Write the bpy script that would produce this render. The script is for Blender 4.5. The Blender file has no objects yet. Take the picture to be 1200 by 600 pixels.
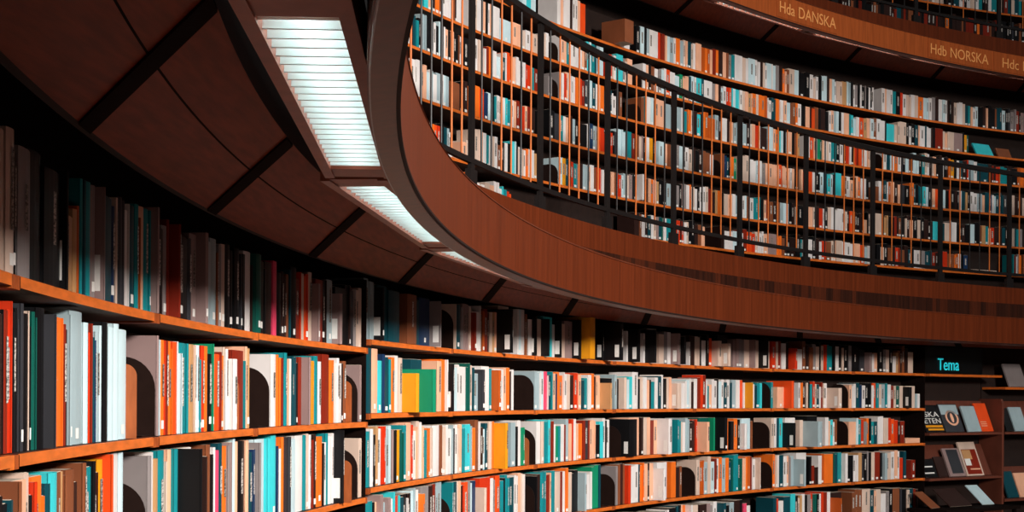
import bpy, bmesh, math, random, re
from mathutils import Vector, Matrix
random.seed(7)
sc = bpy.context.scene
C = sc.collection
PI = math.pi
R = math.radians

# ------------------------------------------------------------------ camera, world, light, exposure
F_PX, HOR = 1755.3, 466.77          # focal length and eye-level row for the 1200x600 frame
ROLL = R(-0.321)
EYE = 1.6
HX, HY = 12.370, 3.612              # axis of the round hall (camera stands at the origin)
R1, R2, R3 = 13.273, 14.577, 15.90  # shelf fronts of the three tiers
cam_d = bpy.data.cameras.new('camera'); cam = bpy.data.objects.new('camera', cam_d); C.objects.link(cam)
cam_d.sensor_width = 36; cam_d.lens = F_PX * 36 / 1200
cam_d.shift_y = (HOR - 300) / 1200
cam_d.shift_x = -0.0008
cam_d.clip_start = .05
cam.location = (0, 0, EYE)
cam.rotation_euler = (Matrix.Rotation(PI / 2, 3, 'X') @ Matrix.Rotation(-ROLL, 3, 'Z')).to_euler()
sc.camera = cam
sc.view_settings.view_transform = 'Standard'; sc.view_settings.look = 'None'
sc.view_settings.gamma = 1; sc.view_settings.use_curve_mapping = False
sc.view_settings.exposure = 0.12
sc.cycles.use_denoising = True
sc.cycles.max_bounces = 6; sc.cycles.diffuse_bounces = 3; sc.cycles.glossy_bounces = 3
sc.cycles.sample_clamp_indirect = 4
w = bpy.data.worlds.new('hall_world'); sc.world = w; w.use_nodes = True
w.node_tree.nodes['Background'].inputs[0].default_value = (.9, .95, 1, 1)
w.node_tree.nodes['Background'].inputs[1].default_value = .02

def area_lamp(name, loc, target, size, power, col, spread=180):
    d = bpy.data.lights.new(name, 'AREA'); d.shape = 'DISK'; d.size = size; d.energy = power; d.color = col; d.spread = R(spread)
    o = bpy.data.objects.new(name, d); C.objects.link(o); o.location = loc
    o.rotation_euler = (Vector(target) - Vector(loc)).to_track_quat('-Z', 'Y').to_euler()
    return o
area_lamp('hall_pendant_light', (8.0, -3.5, EYE + 3.8), (-1.0, 8.5, EYE + .9), 1.9, 730, (1, .95, .9), 88)
area_lamp('drum_window_light', (13.5, 2.0, EYE + 9.5), (5, 9, EYE + 1.0), 5.0, 300, (.85, .95, 1), 150)

# ------------------------------------------------------------------ helpers
def P(r, th, h):
    return Vector((HX + r * math.sin(th), HY + r * math.cos(th), EYE + h))
def px_of(r, th, h):
    p = P(r, th, h); X, Z, Y = p.x, p.y, h
    if Z < .2: return -9e3 if X < 0 else 9e3
    x = F_PX * X / Z; y = (HOR - 300) - F_PX * Y / Z
    return 600 + math.cos(ROLL) * x + math.sin(ROLL) * y
def py_of(r, th, h):
    p = P(r, th, h); x = F_PX * p.x / p.y; y = (HOR - 300) - F_PX * h / p.y
    return 300 - math.sin(ROLL) * x + math.cos(ROLL) * y
def bisect(f, a, b, n=40):
    fa = f(a)
    for _ in range(n):
        m = .5 * (a + b)
        if (f(m) > 0) == (fa > 0): a = m
        else: b = m
    return .5 * (a + b)
def th_at(px, r, h):
    return bisect(lambda t: px_of(r, t, h) - px, R(-101), R(-5))

def s2l(c):
    c = c / 255
    return c / 12.92 if c <= .04045 else ((c + .055) / 1.055) ** 2.4
def rgb(r, g, b, k=1.0):
    return tuple(min(.92, s2l(v) * k) for v in (r, g, b)) + (1,)

def nodes(name):
    m = bpy.data.materials.new(name); m.use_nodes = True
    nt = m.node_tree; b = nt.nodes['Principled BSDF']
    return m, nt, b
def noise_mat(name, col, rough=.5, amount=.25, scale=(20, 20, 20), spec=.4, metal=0, col2=None, detail=3):
    m, nt, b = nodes(name)
    tc = nt.nodes.new('ShaderNodeTexCoord'); mp = nt.nodes.new('ShaderNodeMapping'); nz = nt.nodes.new('ShaderNodeTexNoise')
    mp.inputs['Scale'].default_value = scale; nz.inputs['Scale'].default_value = 1; nz.inputs['Detail'].default_value = detail
    nt.links.new(tc.outputs['Object'], mp.inputs[0]); nt.links.new(mp.outputs[0], nz.inputs['Vector'])
    rp = nt.nodes.new('ShaderNodeValToRGB')
    c2 = col2 or tuple(v * (1 - amount) for v in col[:3]) + (1,)
    rp.color_ramp.elements[0].position = .32; rp.color_ramp.elements[1].position = .68
    rp.color_ramp.elements[0].color = c2; rp.color_ramp.elements[1].color = col
    nt.links.new(nz.outputs['Fac'], rp.inputs[0]); nt.links.new(rp.outputs[0], b.inputs['Base Color'])
    b.inputs['Roughness'].default_value = rough; b.inputs['Metallic'].default_value = metal
    b.inputs['Specular IOR Level'].default_value = spec
    return m
def glow_mat(name, col, strength):
    m, nt, b = nodes(name)
    b.inputs['Base Color'].default_value = col
    b.inputs['Emission Color'].default_value = col; b.inputs['Emission Strength'].default_value = strength
    return m

M = {}
M['veneer'] = noise_mat('dark_veneer_wood', rgb(104, 43, 18), .40, .34, (34, 34, 1.6), .4, detail=5)
M['strip_dark'] = noise_mat('dark_strip_wood', rgb(56, 25, 13), .45, .5, (26, 26, .4), .4, detail=1)
M['veneer_light'] = noise_mat('light_veneer_wood', rgb(172, 84, 38), .4, .3, (55, 55, 3), .4)
M['strip_mid'] = noise_mat('mid_strip_wood', rgb(78, 33, 15), .45, .4, (55, 55, 3), .4)
M['soffit'] = noise_mat('soffit_veneer_wood', rgb(130, 55, 25), .6, .35, (60, 6, 60), .15)
M['rib'] = noise_mat('dark_rib_wood', rgb(24, 14, 11), .95, .3, spec=.05)
M['board'] = noise_mat('shaded_board', rgb(66, 34, 24), .6, .3, (14, 14, 60), .25)  # boards darkened for the shade between shelves; only the front lip stays oak
M['groove'] = noise_mat('shadow_gap_wood', rgb(26, 14, 10), .7, .3)
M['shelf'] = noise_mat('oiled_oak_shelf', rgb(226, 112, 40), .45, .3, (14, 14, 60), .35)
M['bracket'] = noise_mat('oak_bracket', rgb(176, 82, 32), .5, .35, (30, 30, 30), .3)
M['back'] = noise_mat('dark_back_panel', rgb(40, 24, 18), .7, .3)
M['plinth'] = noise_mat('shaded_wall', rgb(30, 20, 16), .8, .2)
M['iron'] = noise_mat('black_iron', rgb(24, 19, 18), .5, .2, metal=.0)
M['bronze'] = noise_mat('brown_bronze', rgb(206, 108, 44), .5, .3, (40, 40, 8), .25)
M['steel'] = noise_mat('worn_steel_edge', rgb(150, 142, 140), .35, .3, (30, 30, 30), .5, .6)
M['frame'] = noise_mat('lamp_frame_wood', rgb(150, 84, 62), .5, .25)
M['housing'] = noise_mat('lamp_housing', rgb(70, 48, 42), .6, .2)
M['louver'] = noise_mat('louver_white', rgb(205, 224, 226), .34, .06, spec=.6, metal=.5)
M['tube'] = glow_mat('tube_light', (1, .99, .94, 1), 9)
M['reflector'] = glow_mat('glowing_reflector', (.70, .86, .88, 1), .45)  # reflector given its own emission on top of the tube's light
M['stucco'] = noise_mat('hall_stucco', rgb(205, 195, 180), .9, .1, (3, 3, 3))
M['floor'] = noise_mat('hall_linoleum', rgb(84, 52, 40), .5, .2, (2, 2, 2))
M['plate'] = noise_mat('bookend_brown', rgb(38, 24, 20), .35, .2, (40, 40, 40), .5)
M['plate_lit'] = noise_mat('bookend_lit', rgb(176, 92, 46), .45, .25, (60, 60, 12), .4)  # brown plate as it looks when lit, light put into the colour
M['pages'] = noise_mat('paper_pages', rgb(214, 196, 176), .8, .2, (600, 4, 4), .2)
M['label'] = noise_mat('paper_label', rgb(232, 228, 222), .7, .08, (80, 80, 80), .2)
M['ink'] = noise_mat('print_ink', rgb(34, 30, 30), .6, .9, (90, 90, 260), .2, col2=rgb(170, 160, 150))
M['pale_ink'] = noise_mat('pale_print', rgb(225, 215, 205), .6, .9, (90, 90, 260), .2, col2=rgb(60, 50, 48))
M['gold'] = noise_mat('gilt_letters', rgb(240, 160, 92), .45, .1, spec=.5)
M['cyan'] = glow_mat('cyan_letters', (.02, .55, .62, 1), .55)  # plain teal lettering given an added glow
M['signblack'] = noise_mat('sign_black', rgb(12, 12, 13), .4, .2)
M['display'] = noise_mat('display_wood', rgb(112, 58, 42), .5, .3, (40, 4, 4), .4)
M['clear'] = noise_mat('pale_frame', rgb(190, 170, 160), .3, .1)

PAL = {  # letter: (word for labels, sRGB)
 'w': ('white', (226, 218, 214)), 'c': ('cream', (214, 186, 168)), 'k': ('black', (15, 14, 16)), 'n': ('dark brown', (48, 28, 24)),
 'g': ('grey', (140, 130, 128)), 's': ('silver grey', (158, 176, 180)), 't': ('teal', (20, 132, 138)), 'T': ('dark teal', (10, 66, 76)),
 'a': ('aqua', (58, 196, 202)), 'o': ('orange', (240, 112, 32)), 'r': ('red', (208, 52, 18)), 'R': ('rust red', (132, 36, 18)),
 'y': ('ochre', (226, 148, 22)), 'p': ('peach', (238, 176, 142)), 'b': ('brown', (132, 74, 46)), 'l': ('pale blue', (196, 218, 222)),
 'e': ('emerald', (18, 136, 96)), 'G': ('dark green', (10, 84, 72)), 'u': ('navy', (24, 50, 84)), 'm': ('pink', (232, 70, 104)),
 'x': ('tan', (196, 146, 98)), 'd': ('charcoal', (52, 52, 56)), 'B': ('burnt orange', (190, 84, 24)), 'O': ('scarlet', (232, 76, 24)),
 'h': ('mauve', (150, 124, 120)),
}
for k, (nm, c) in PAL.items():
    M['bk_' + k] = noise_mat('book_cloth_' + nm.replace(' ', '_'), rgb(*c, 1.06), .48, .16, (9, 9, 5), .28)

class MB:
    def __init__(s): s.v, s.f, s.m, s.mats = [], [], [], []
    def mi(s, m):
        if m not in s.mats: s.mats.append(m)
        return s.mats.index(m)
    def poly(s, pts, m=None):
        i = len(s.v); s.v += [tuple(p) for p in pts]; s.f.append(tuple(range(i, i + len(pts)))); s.m.append(s.mi(m) if m else 0)
    def prism(s, a, b, m=None, cap=True):
        """a, b: two matching polygons; joins them into a closed solid"""
        i = len(s.v); n = len(a); s.v += [tuple(p) for p in a] + [tuple(p) for p in b]; k = s.mi(m) if m else 0
        fs = [(i + j, i + (j + 1) % n, i + n + (j + 1) % n, i + n + j) for j in range(n)]
        if cap: fs += [tuple(range(i + n - 1, i - 1, -1)), tuple(range(i + n, i + 2 * n))]
        s.f += fs; s.m += [k] * len(fs)
    def box(s, x0, x1, y0, y1, z0, z1, m=None, T=None):
        a = [Vector(q) for q in ((x0, y0, z0), (x1, y0, z0), (x1, y1, z0), (x0, y1, z0))]
        b = [q + Vector((0, 0, z1 - z0)) for q in a]
        if T: a = [T @ q for q in a]; b = [T @ q for q in b]
        s.prism(a, b, m)
    def sweep(s, prof, t0, t1, n, m=None, closed=True, cap=True):
        """prof: [(radius, height)] swept about the hall's axis"""
        k = s.mi(m) if m else 0; i0 = len(s.v); q = len(prof)
        for j in range(n + 1):
            t = t0 + (t1 - t0) * j / n
            s.v += [tuple(P(r, t, h)) for r, h in prof]
        for j in range(n):
            for e in range(q if closed else q - 1):
                a = i0 + j * q + e; b = i0 + j * q + (e + 1) % q
                s.f.append((a, b, b + q, a + q)); s.m.append(k)
        if closed and cap:
            s.f.append(tuple(range(i0 + q - 1, i0 - 1, -1))); s.m.append(k)
            s.f.append(tuple(range(i0 + n * q, i0 + n * q + q))); s.m.append(k)
    def tube(s, p0, p1, rad, m=None, n=8):
        p0, p1 = Vector(p0), Vector(p1); d = (p1 - p0).normalized(); u = d.orthogonal().normalized(); v = d.cross(u)
        ring = [u * math.cos(2 * PI * j / n) * rad + v * math.sin(2 * PI * j / n) * rad for j in range(n)]
        s.prism([p0 + q for q in ring], [p1 + q for q in ring], m)
    def build(s, name, mat=None, parent=None, origin=None, smooth=False, inv=None):
        me = bpy.data.meshes.new(name)
        vs = s.v
        if inv is not None: vs = [tuple(inv @ Vector(p)) for p in vs]
        elif origin is not None: vs = [tuple(Vector(p) - Vector(origin)) for p in vs]
        me.from_pydata(vs, [], s.f)
        for m in ([mat] if mat else s.mats): me.materials.append(m)
        if not mat: me.polygons.foreach_set('material_index', s.m)
        bm = bmesh.new(); bm.from_mesh(me); bmesh.ops.recalc_face_normals(bm, faces=bm.faces); bm.to_mesh(me); bm.free()
        if smooth: me.polygons.foreach_set('use_smooth', [True] * len(me.polygons))
        o = bpy.data.objects.new(name, me); C.objects.link(o)
        if parent is not None: o.parent = parent
        if origin is not None and inv is None and parent is None: o.location = origin
        return o
def tag(o, label=None, cat=None, group=None, kind=None):
    if label: o['label'] = label
    if cat: o['category'] = cat
    if group: o['group'] = group
    if kind: o['kind'] = kind
    return o
def empty(name, loc, rz=0):
    o = bpy.data.objects.new(name, None); C.objects.link(o); o.location = loc; o.rotation_euler = (0, 0, rz); o.empty_display_size = .1
    return o
def frame_at(r, th, h, lean=0):
    """matrix: x along the curve (towards larger angle), y outwards, z up"""
    return Matrix.Translation(P(r, th, h)) @ Matrix.Rotation(-th, 4, 'Z') @ Matrix.Rotation(lean, 4, 'Y')
def part(mb, name, mat, root, smooth=False):
    """world-space mesh data hung under an Empty without moving it"""
    inv = (Matrix.Translation(root.location) @ root.rotation_euler.to_matrix().to_4x4()).inverted()
    return mb.build(name, mat, root, inv=inv, smooth=smooth)
def structure(mb, name, mat=None, smooth=False, parent=None):
    return tag(mb.build(name, mat, parent, smooth=smooth), kind=None if parent else 'structure')

# ------------------------------------------------------------------ the room shell
FULL0, FULL1 = R(-180), R(180)
VIS0, VIS1 = R(-125), R(-8)
mb = MB(); n = 180
ring = [P(17.2, 2 * PI * j / 96, -EYE) for j in range(96)]
mb.prism([p + Vector((0, 0, -.1)) for p in ring], ring); structure(mb, 'floor', M['floor'])
mb = MB(); ring = [P(17.3, 2 * PI * j / 96, 12.5) for j in range(96)]
mb.prism(ring, [p + Vector((0, 0, .1)) for p in ring]); structure(mb, 'ceiling', M['stucco'])
mb = MB(); mb.sweep([(17.15, 6.2), (17.15, 12.5), (17.3, 12.5), (17.3, 6.2)], FULL0, FULL1, 96, cap=False); structure(mb, 'wall_drum', M['stucco'])
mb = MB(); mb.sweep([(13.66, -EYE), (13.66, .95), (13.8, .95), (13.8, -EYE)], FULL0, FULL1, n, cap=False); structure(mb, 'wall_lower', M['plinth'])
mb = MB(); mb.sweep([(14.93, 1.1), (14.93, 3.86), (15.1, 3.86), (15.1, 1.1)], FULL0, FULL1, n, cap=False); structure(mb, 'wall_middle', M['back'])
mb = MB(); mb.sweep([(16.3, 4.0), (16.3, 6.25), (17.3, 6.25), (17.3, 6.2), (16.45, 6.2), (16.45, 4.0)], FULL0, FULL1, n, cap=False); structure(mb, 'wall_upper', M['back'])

def gallery(idx, rf, hb, hs, rs, hso, rback, htop, rwall, slab_lo, rsi, hsi, wood):
    """rf front face radius, hb its lower edge, hs its upper edge; ledge slopes to (rback, htop); soffit from (rsi, hsi) down to (rs, hso)"""
    mb = MB()
    mb.sweep([(rf, hb), (rf, hs), (rback, hs + .004), (rback, htop), (rwall, htop - .01), (rwall, slab_lo), (rs + .02, slab_lo), (rs + .02, hso), (rs, hso), (rsi, hsi),
              (rsi, hsi + .085), (rf + .055, hsi + .085), (rf + .055, hb)], VIS0, VIS1, 234, cap=True)
    o = structure(mb, 'trim_%d' % idx, M['veneer'])
    o.data.materials.append(wood)
    o.data.materials.append(M['soffit']); o.data.materials.append(M['housing']); o.data.materials.append(M['plinth'])
    q = 13
    for i, p in enumerate(o.data.polygons):
        e = i % q
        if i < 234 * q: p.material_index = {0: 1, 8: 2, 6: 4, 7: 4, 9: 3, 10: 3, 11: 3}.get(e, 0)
    mb = MB(); mb.sweep([(rf + .006, hb - .005), (rf + .05, hb - .012), (rf + .05, hb), (rf + .006, hb)], VIS0, VIS1, 234)
    structure(mb, 'rim', M['veneer'], parent=o)
    mb = MB(); mb.sweep([(rf - .002, hb - .002), (rf + .008, hb - .004), (rf + .008, hb), (rf - .002, hb + .004)], VIS0, VIS1, 234)
    structure(mb, 'groove', M['groove'], parent=o)
    mb = MB(); mb.sweep([(rf - .004, hs - .004), (rf + .004, hs + .006), (rf + .01, hs - .004)], VIS0, VIS1, 234)
    structure(mb, 'edge_bead', M['veneer'], parent=o)
    mb = MB(); mb.sweep([(rf + .049, hb - .0125), (rf + .0515, hb - .0125), (rf + .0515, hb + .001), (rf + .049, hb + .001)], VIS0, VIS1, 234)
    structure(mb, 'edge_strip', M['steel'], parent=o)
    return o
SOF = (12.895, .60, 13.20, .505)   # inner radius, height; outer radius, height of the soffit
g1 = gallery(1, 12.61, .512, .745, SOF[2], SOF[3], 13.19, 1.09, 15.05, .95, SOF[0], SOF[1], M['veneer'])
g2 = gallery(2, 13.94, 3.385, 3.60, 14.55, 3.40, 14.55, 3.955, 16.4, 3.86, 14.17, 3.47, M['veneer_light'])
# darker strips of random width along the lower part of the sloping ledge
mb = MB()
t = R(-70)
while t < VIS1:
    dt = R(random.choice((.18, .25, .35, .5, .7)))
    mb.sweep([(13.1885, .76), (13.1885, .935), (13.1905, .935), (13.1905, .76)], t, t + dt * .97, 1, random.choice((M['strip_dark'], M['strip_dark'], M['strip_mid'])))
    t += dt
structure(mb, 'strip_band', None, parent=g1)
# dark ribs across the soffit panels
def soffit_rib(pa, pb, gal, sof, wd):
    (ta, tb) = pa, pb
    mb = MB(); ri, hi, ro, ho = sof
    pts = []
    for tt, r_, h_ in ((ta, ro, ho), (tb, ri, hi)):
        c = P(r_, tt, h_); tx = Vector((math.cos(tt), -math.sin(tt), 0)) * wd / 2
        pts.append((c - tx, c + tx))
    up, dn = Vector((0, 0, .012)), Vector((0, 0, -.006))
    lo = [pts[0][0] + dn, pts[0][1] + dn, pts[1][1] + dn, pts[1][0] + dn]
    mb.prism(lo, [p - dn + up for p in lo]); return structure(mb, 'rib', M['rib'], parent=gal)
k = -6
for k in range(-7, 16):
    tc = R(-93.5 + 5.5 * k)
    if VIS0 + .05 < tc < VIS1 - .05: soffit_rib(tc, tc - R(2.5), g1, SOF, .10)
for k in range(-3, 16):
    tc = R(-80 + 5.2 * k)
    if tc < VIS1 - .05: soffit_rib(tc, tc - R(.9), g2, (14.17, 3.47, 14.55, 3.40), .06)
# seam along the middle of the soffit
mb = MB(); mb.sweep([(13.02, .5603), (13.024, .5591), (13.024, .564), (13.02, .565)], VIS0, VIS1, 234); structure(mb, 'seam', M['rib'], parent=g1)

# ------------------------------------------------------------------ luminaires under the galleries
def luminaire(t0, t1, ra, rb_, W, h, label, grp, blades=24, endw=.125):
    """louvre from angle t0 to t1; its middle line runs from radius ra to radius rb_"""
    pa, pb = P(ra, t0, h), P(rb_, t1, h); mid = (pa + pb) / 2; d = pb - pa; L = d.length; rz = math.atan2(d.y, d.x)
    root = tag(empty('ceiling_light', mid, rz), label, 'light', grp)
    mb = MB(); fw = .024
    for y0, y1 in ((-W / 2 - fw, -W / 2), (W / 2, W / 2 + fw)):
        mb.box(-L / 2 - endw, L / 2 + endw, y0, y1, -.016, .07)
    for x0, x1 in ((-L / 2 - endw, -L / 2), (L / 2, L / 2 + endw)):
        mb.box(x0, x1, -W / 2, W / 2, -.012, .07)
    mb.build('frame', M['frame'], root)
    mb = MB(); mb.box(-L / 2, L / 2, -W / 2, W / 2, .055, .062); mb.build('reflector', M['reflector'], root)
    mb = MB(); mb.tube((-L / 2 + .02, 0, .034), (L / 2 - .02, 0, .034), .013, n=10); mb.build('tube', M['tube'], root)
    mb = MB()
    for i in range(blades):
        x = -L / 2 + L * (i + .5) / blades
        mb.box(x - .001, x + .001, -W / 2, W / 2, -.006, .020)
        mb.box(x - .0035, x + .0035, -W / 2, W / 2, -.008, -.006)
    mb.build('louver', M['louver'], root)
ordn = ['first', 'second', 'third', 'fourth', 'fifth', 'sixth', 'seventh', 'eighth', 'ninth', 'tenth', 'eleventh', 'twelfth', 'thirteenth', 'fourteenth', 'fifteenth', 'sixteenth']
vis_l = 0
for k in range(-2, 11):
    t0 = R(-96.5 + 7.8 * k); t1 = t0 + R(6.5)
    lab = {0: 'largest louvred strip light overhead, its whole row of blades showing', 1: 'second louvred strip light along the gallery underside, half the size of the first',
           2: 'small sliver of louvred strip light where the gallery curves away'}.get(k, 'louvred strip light under the gallery hidden behind its front edge')
    luminaire(t0, t1, 12.767, 12.750, .122, .562, lab, None if k in (0, 1, 2) else 'strip lights out of sight under the gallery')
for k in range(9):
    t0 = R(-62.0 + 6.2 * k + .6); t1 = t0 + R(5.4)
    luminaire(t0, t1, 14.075, 14.065, .1, 3.425, 'louvred strip light under the upper gallery seen edge on', 'strip lights under the upper gallery', 16)

# ------------------------------------------------------------------ bookcases
A_BAYS = [-99.6, -94.35, -89.21, -84.43, -78.16]
B_BAYS = [-78.10, -72.80, -67.19, -61.83, -56.26, -50.85, -45.24, -40.30]
STEP = math.degrees(th_at(429.6, R1, 0))     # where the shelf height steps
A_BAYS[-1] = STEP; B_BAYS[0] = STEP + .05
A_SH = dict(A=.211, B=-.103, C=-.423, D=-.743)
B_SH = dict(S1=.249, S2=-.068, S3=-.387, S4=-.708, S5=-1.03)
T_BAYS = [-72.9 + 4.92 * k for k in range(-2, 11)]
T_SH = dict(T0=2.964, T1=2.671, T2=2.377, T3=2.046, T4=1.70, T5=1.389)
U_SH = dict(U1=4.70, U2=4.37)
U_BAYS = [-46 + 5.0 * k for k in range(0, 6)]
def bookcase(t0, t1, r, heights, hb, ht, label, grp, depth=.27, ends=(0, 0), bracket=True):
    tm = (t0 + t1) / 2
    root = tag(empty('bookcase', P(r, tm, hb), -tm), label, 'bookcase', grp)
    g = .0012 / r; bw = .03 / r
    for h in heights:
        mb = MB()
        a, b = t0 + (bw if bracket else g), t1 - (bw if bracket else g)
        tmid = (a + b) / 2 + random.uniform(-.2, .2) * (b - a)
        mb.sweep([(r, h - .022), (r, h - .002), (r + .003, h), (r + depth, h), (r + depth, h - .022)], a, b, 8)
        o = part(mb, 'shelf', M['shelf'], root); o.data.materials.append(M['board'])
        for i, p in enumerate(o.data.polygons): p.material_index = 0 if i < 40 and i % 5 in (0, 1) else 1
        if bracket:
            for u, v in ((t0 + g, t0 + bw - g), (t1 - bw + g, t1 - g)):
                mb = MB(); mb.sweep([(r + .001, h - .026), (r + .001, h - .001), (r + depth - .02, h - .001), (r + depth - .02, h - .026)], u, v, 1)
                part(mb, 'bracket', M['bracket'] if random.random() < .6 else M['shelf'], root)
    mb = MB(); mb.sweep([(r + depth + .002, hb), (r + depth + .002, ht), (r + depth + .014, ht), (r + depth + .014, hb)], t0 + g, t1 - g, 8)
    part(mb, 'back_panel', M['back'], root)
    for e, u, v in ((ends[0], t0 - .008 / r, t0 - g / 2), (ends[1], t1 + g / 4, t1 + .008 / r)):
        if e:
            mb = MB(); mb.sweep([(r + .012, hb), (r + .012, ht), (r + depth, ht), (r + depth, hb)], u, v, 1)
            part(mb, 'side_panel', M['rib'], root)
    return root
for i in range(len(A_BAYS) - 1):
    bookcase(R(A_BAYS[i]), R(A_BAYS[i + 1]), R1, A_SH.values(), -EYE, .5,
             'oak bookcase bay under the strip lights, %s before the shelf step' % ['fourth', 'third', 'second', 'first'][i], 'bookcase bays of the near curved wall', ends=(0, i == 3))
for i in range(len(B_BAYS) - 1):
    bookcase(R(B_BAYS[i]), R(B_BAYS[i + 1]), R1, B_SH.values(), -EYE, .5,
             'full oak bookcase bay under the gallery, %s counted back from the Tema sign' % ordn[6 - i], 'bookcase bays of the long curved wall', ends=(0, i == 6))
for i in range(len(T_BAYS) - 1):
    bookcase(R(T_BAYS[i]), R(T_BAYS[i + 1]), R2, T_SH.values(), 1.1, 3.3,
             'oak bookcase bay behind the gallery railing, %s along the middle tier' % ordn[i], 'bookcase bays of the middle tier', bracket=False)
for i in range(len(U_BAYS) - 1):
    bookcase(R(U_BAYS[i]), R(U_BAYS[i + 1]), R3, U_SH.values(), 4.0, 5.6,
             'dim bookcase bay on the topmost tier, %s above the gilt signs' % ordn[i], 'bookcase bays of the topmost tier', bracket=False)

# ------------------------------------------------------------------ railings
def railing(rr, base, lo, hi, t_first, step, count, label, nb=6):
    t0, t1 = R(t_first), R(t_first + step * count); tm = (t0 + t1) / 2
    root = tag(empty('gallery_railing', P(rr, tm, base), -tm), label, 'railing')
    mb = MB(); mb.sweep([(rr - .024, hi - .022), (rr - .024, hi + .012), (rr - .01, hi + .022), (rr + .01, hi + .022), (rr + .024, hi + .012), (rr + .024, hi - .022)], t0, t1, count * 6)
    part(mb, 'top_rail', M['iron'], root)
    mb = MB(); mb.sweep([(rr - .012, lo - .014), (rr - .012, lo + .014), (rr + .012, lo + .014), (rr + .012, lo - .014)], t0, t1, count * 6)
    part(mb, 'bottom_rail', M['iron'], root)
    for i in range(count + 1):
        t = R(t_first + step * i); T = frame_at(rr, t, 0)
        mb = MB(); mb.box(-.026, .026, -.010, .010, base - .02, hi - .022, T=T)
        mb.box(-.05, .05, -.016, .016, base - .02, base + .09, T=T)
        part(mb, 'post', M['iron'], root)
        if i < count:
            for j in range(nb):
                u = t + R(step) * (j + 1.0) / (nb + .98)
                mb = MB(); mb.tube(P(rr, u, lo + .012), P(rr, u, hi - .02), .0056, n=8)
                part(mb, 'baluster', M['bronze'] if random.random() < .6 else M['iron'], root, smooth=False)  # iron-dark ones stand for bronze balusters in shadow, mixed at random
railing(13.25, 1.09, 1.225, 2.205, -71.86 - 3 * 4.62, 4.62, 13, 'black iron gallery railing with thin bronze balusters before the middle tier', 6)
railing(14.6, 3.95, 4.10, 5.08, -44.0, 5.0, 4, 'dim iron railing before the topmost tier above the gilt signs', 6)

# ------------------------------------------------------------------ books
# token: right edge px, colour letter, optional height in cm, optional <px where a standing-out cover ends. E = arched bookend after a gap, F = bookend painted in its lit tan, _ = gap
ROWS = {}
ROWS['A'] = (R1, A_SH['A'], 24.5, '''-20k -8n 4c25 16c26 18k 35g24 47k25 70k23 80k24<78 89x18 92B19 100T25 105t25 110g25 123h25<122 130T24 133u 137c25 145d25 150w25
 156T 161t26 164B 167p26 172t26 176t26 186h27<184 190k 194g 197R26 211R25<209 223k 229h25 243h26<240 252s26 255b 262g25 268k26 275k 283k26 285k 292w26 295n 305G26<299 310k 317n25 323m26 331k
 336b23 340T 346k26 349R 352r25 354c 360r25 364c26 374h22<372 376R 381k 388s25 400h20<397 403k 406k25 409n 412d 416g24 418.5c24 422.3c25''')
ROWS['B'] = (R1, A_SH['B'], 25, '''-20R -10w -4k 4n 8R 13r27 17k 22k26 27d27 32k 34c26 36k 43G26 51k27 66d26<65 73o26 78n 84s27<82 95s28 102l26 108R26 110T 112u 118l26 125k27 132l26 138l27 147l26
 159F18<158 183E 185h26 187l25 191o25 193r25 196R25 201o25 206O25 208w 213l22<212 216t25 220t25 226x25 229c25 232l25 234t21 238r25 242o25 247k 250e26 256O23 258R 260o23 266w25 277w22<272
 279F16<278 284R25 285t22 291x26 316E 322w25 325o25 328o24 331R24 335t26 337p24 340w24 345T25 347k 352R25 363h25<361 367y24 371t26 375w24 384R27 390o25 393w24 396w26 398w 400n 404b25 411F17<410 419E 421.6h24''')
ROWS['C'] = (R1, A_SH['C'], 25, '''-20t -8k 6k 13T24<11 25b27<22 31c28 35k 43r26<40 46o27 48o23 58T25 66a27 71b27 79b26<76 86b27 88n 100b28<96 104t27 111k28<108 113k 119y28 132O29<130 137w29 143l29 172E 176g27 177w28 184x26 191t28 195c 199p28 207t28<203
 236k28<234 238w28 241n 245b28 248k 251w27 255m26 259T28 264o27 270h28 274l29 277p28 285k28 290p28 297u25 305g27<303 308l28 312a28 316a28 322a29 325u25 328w24 331o28 340d28<336 345l27 353w28 357t28 363w28 369n28 376o27 378k 380w 383t28 389w28 402k29<400 411F17<410 419E 421.6c25''')
ROWS['S1'] = (R1, B_SH['S1'], 24, '''430s26 437s25 449k23<447 451T 474T23<454 487b23<476 489T 502u23<489 516g22<515 518.5c22 531E 533c 538T23 541g 545h24 550h24 557R20<555 559w21 561w 566B22 571n 575c22 580x22 600k24<598
 606w26 613w26 616b 622w21 628k23<626 632c22 643k22<641 645a24 648w20 657k22<656 660c21 669h23 680k24<678 696y26<690 700b25 706k20<705 729k24<726 734c23 749k22<746 754c22 768k23<766
 770w 776c21 780g23 784w23 796h22<793 802k20<800 807w17 812n 818c21 820k 825w19 829k 832O21 844c19<840 855c17<852 857k 864h22 870g22 876c22 884h22<883 887c22 899k24<898 903c22 907r22 910c22 913R 919w21 922k 933r17<930 938w17 942b 951n21 954g 958c20 960k 963c21 967r22 973t22 977k 981w21 984k 987c20 992k 996g 1011k21 1020h17<1017 1026p17 1033k 1040g20 1044k 1048w15 1053b20 1058b 1062n 1068c19''')
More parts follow.
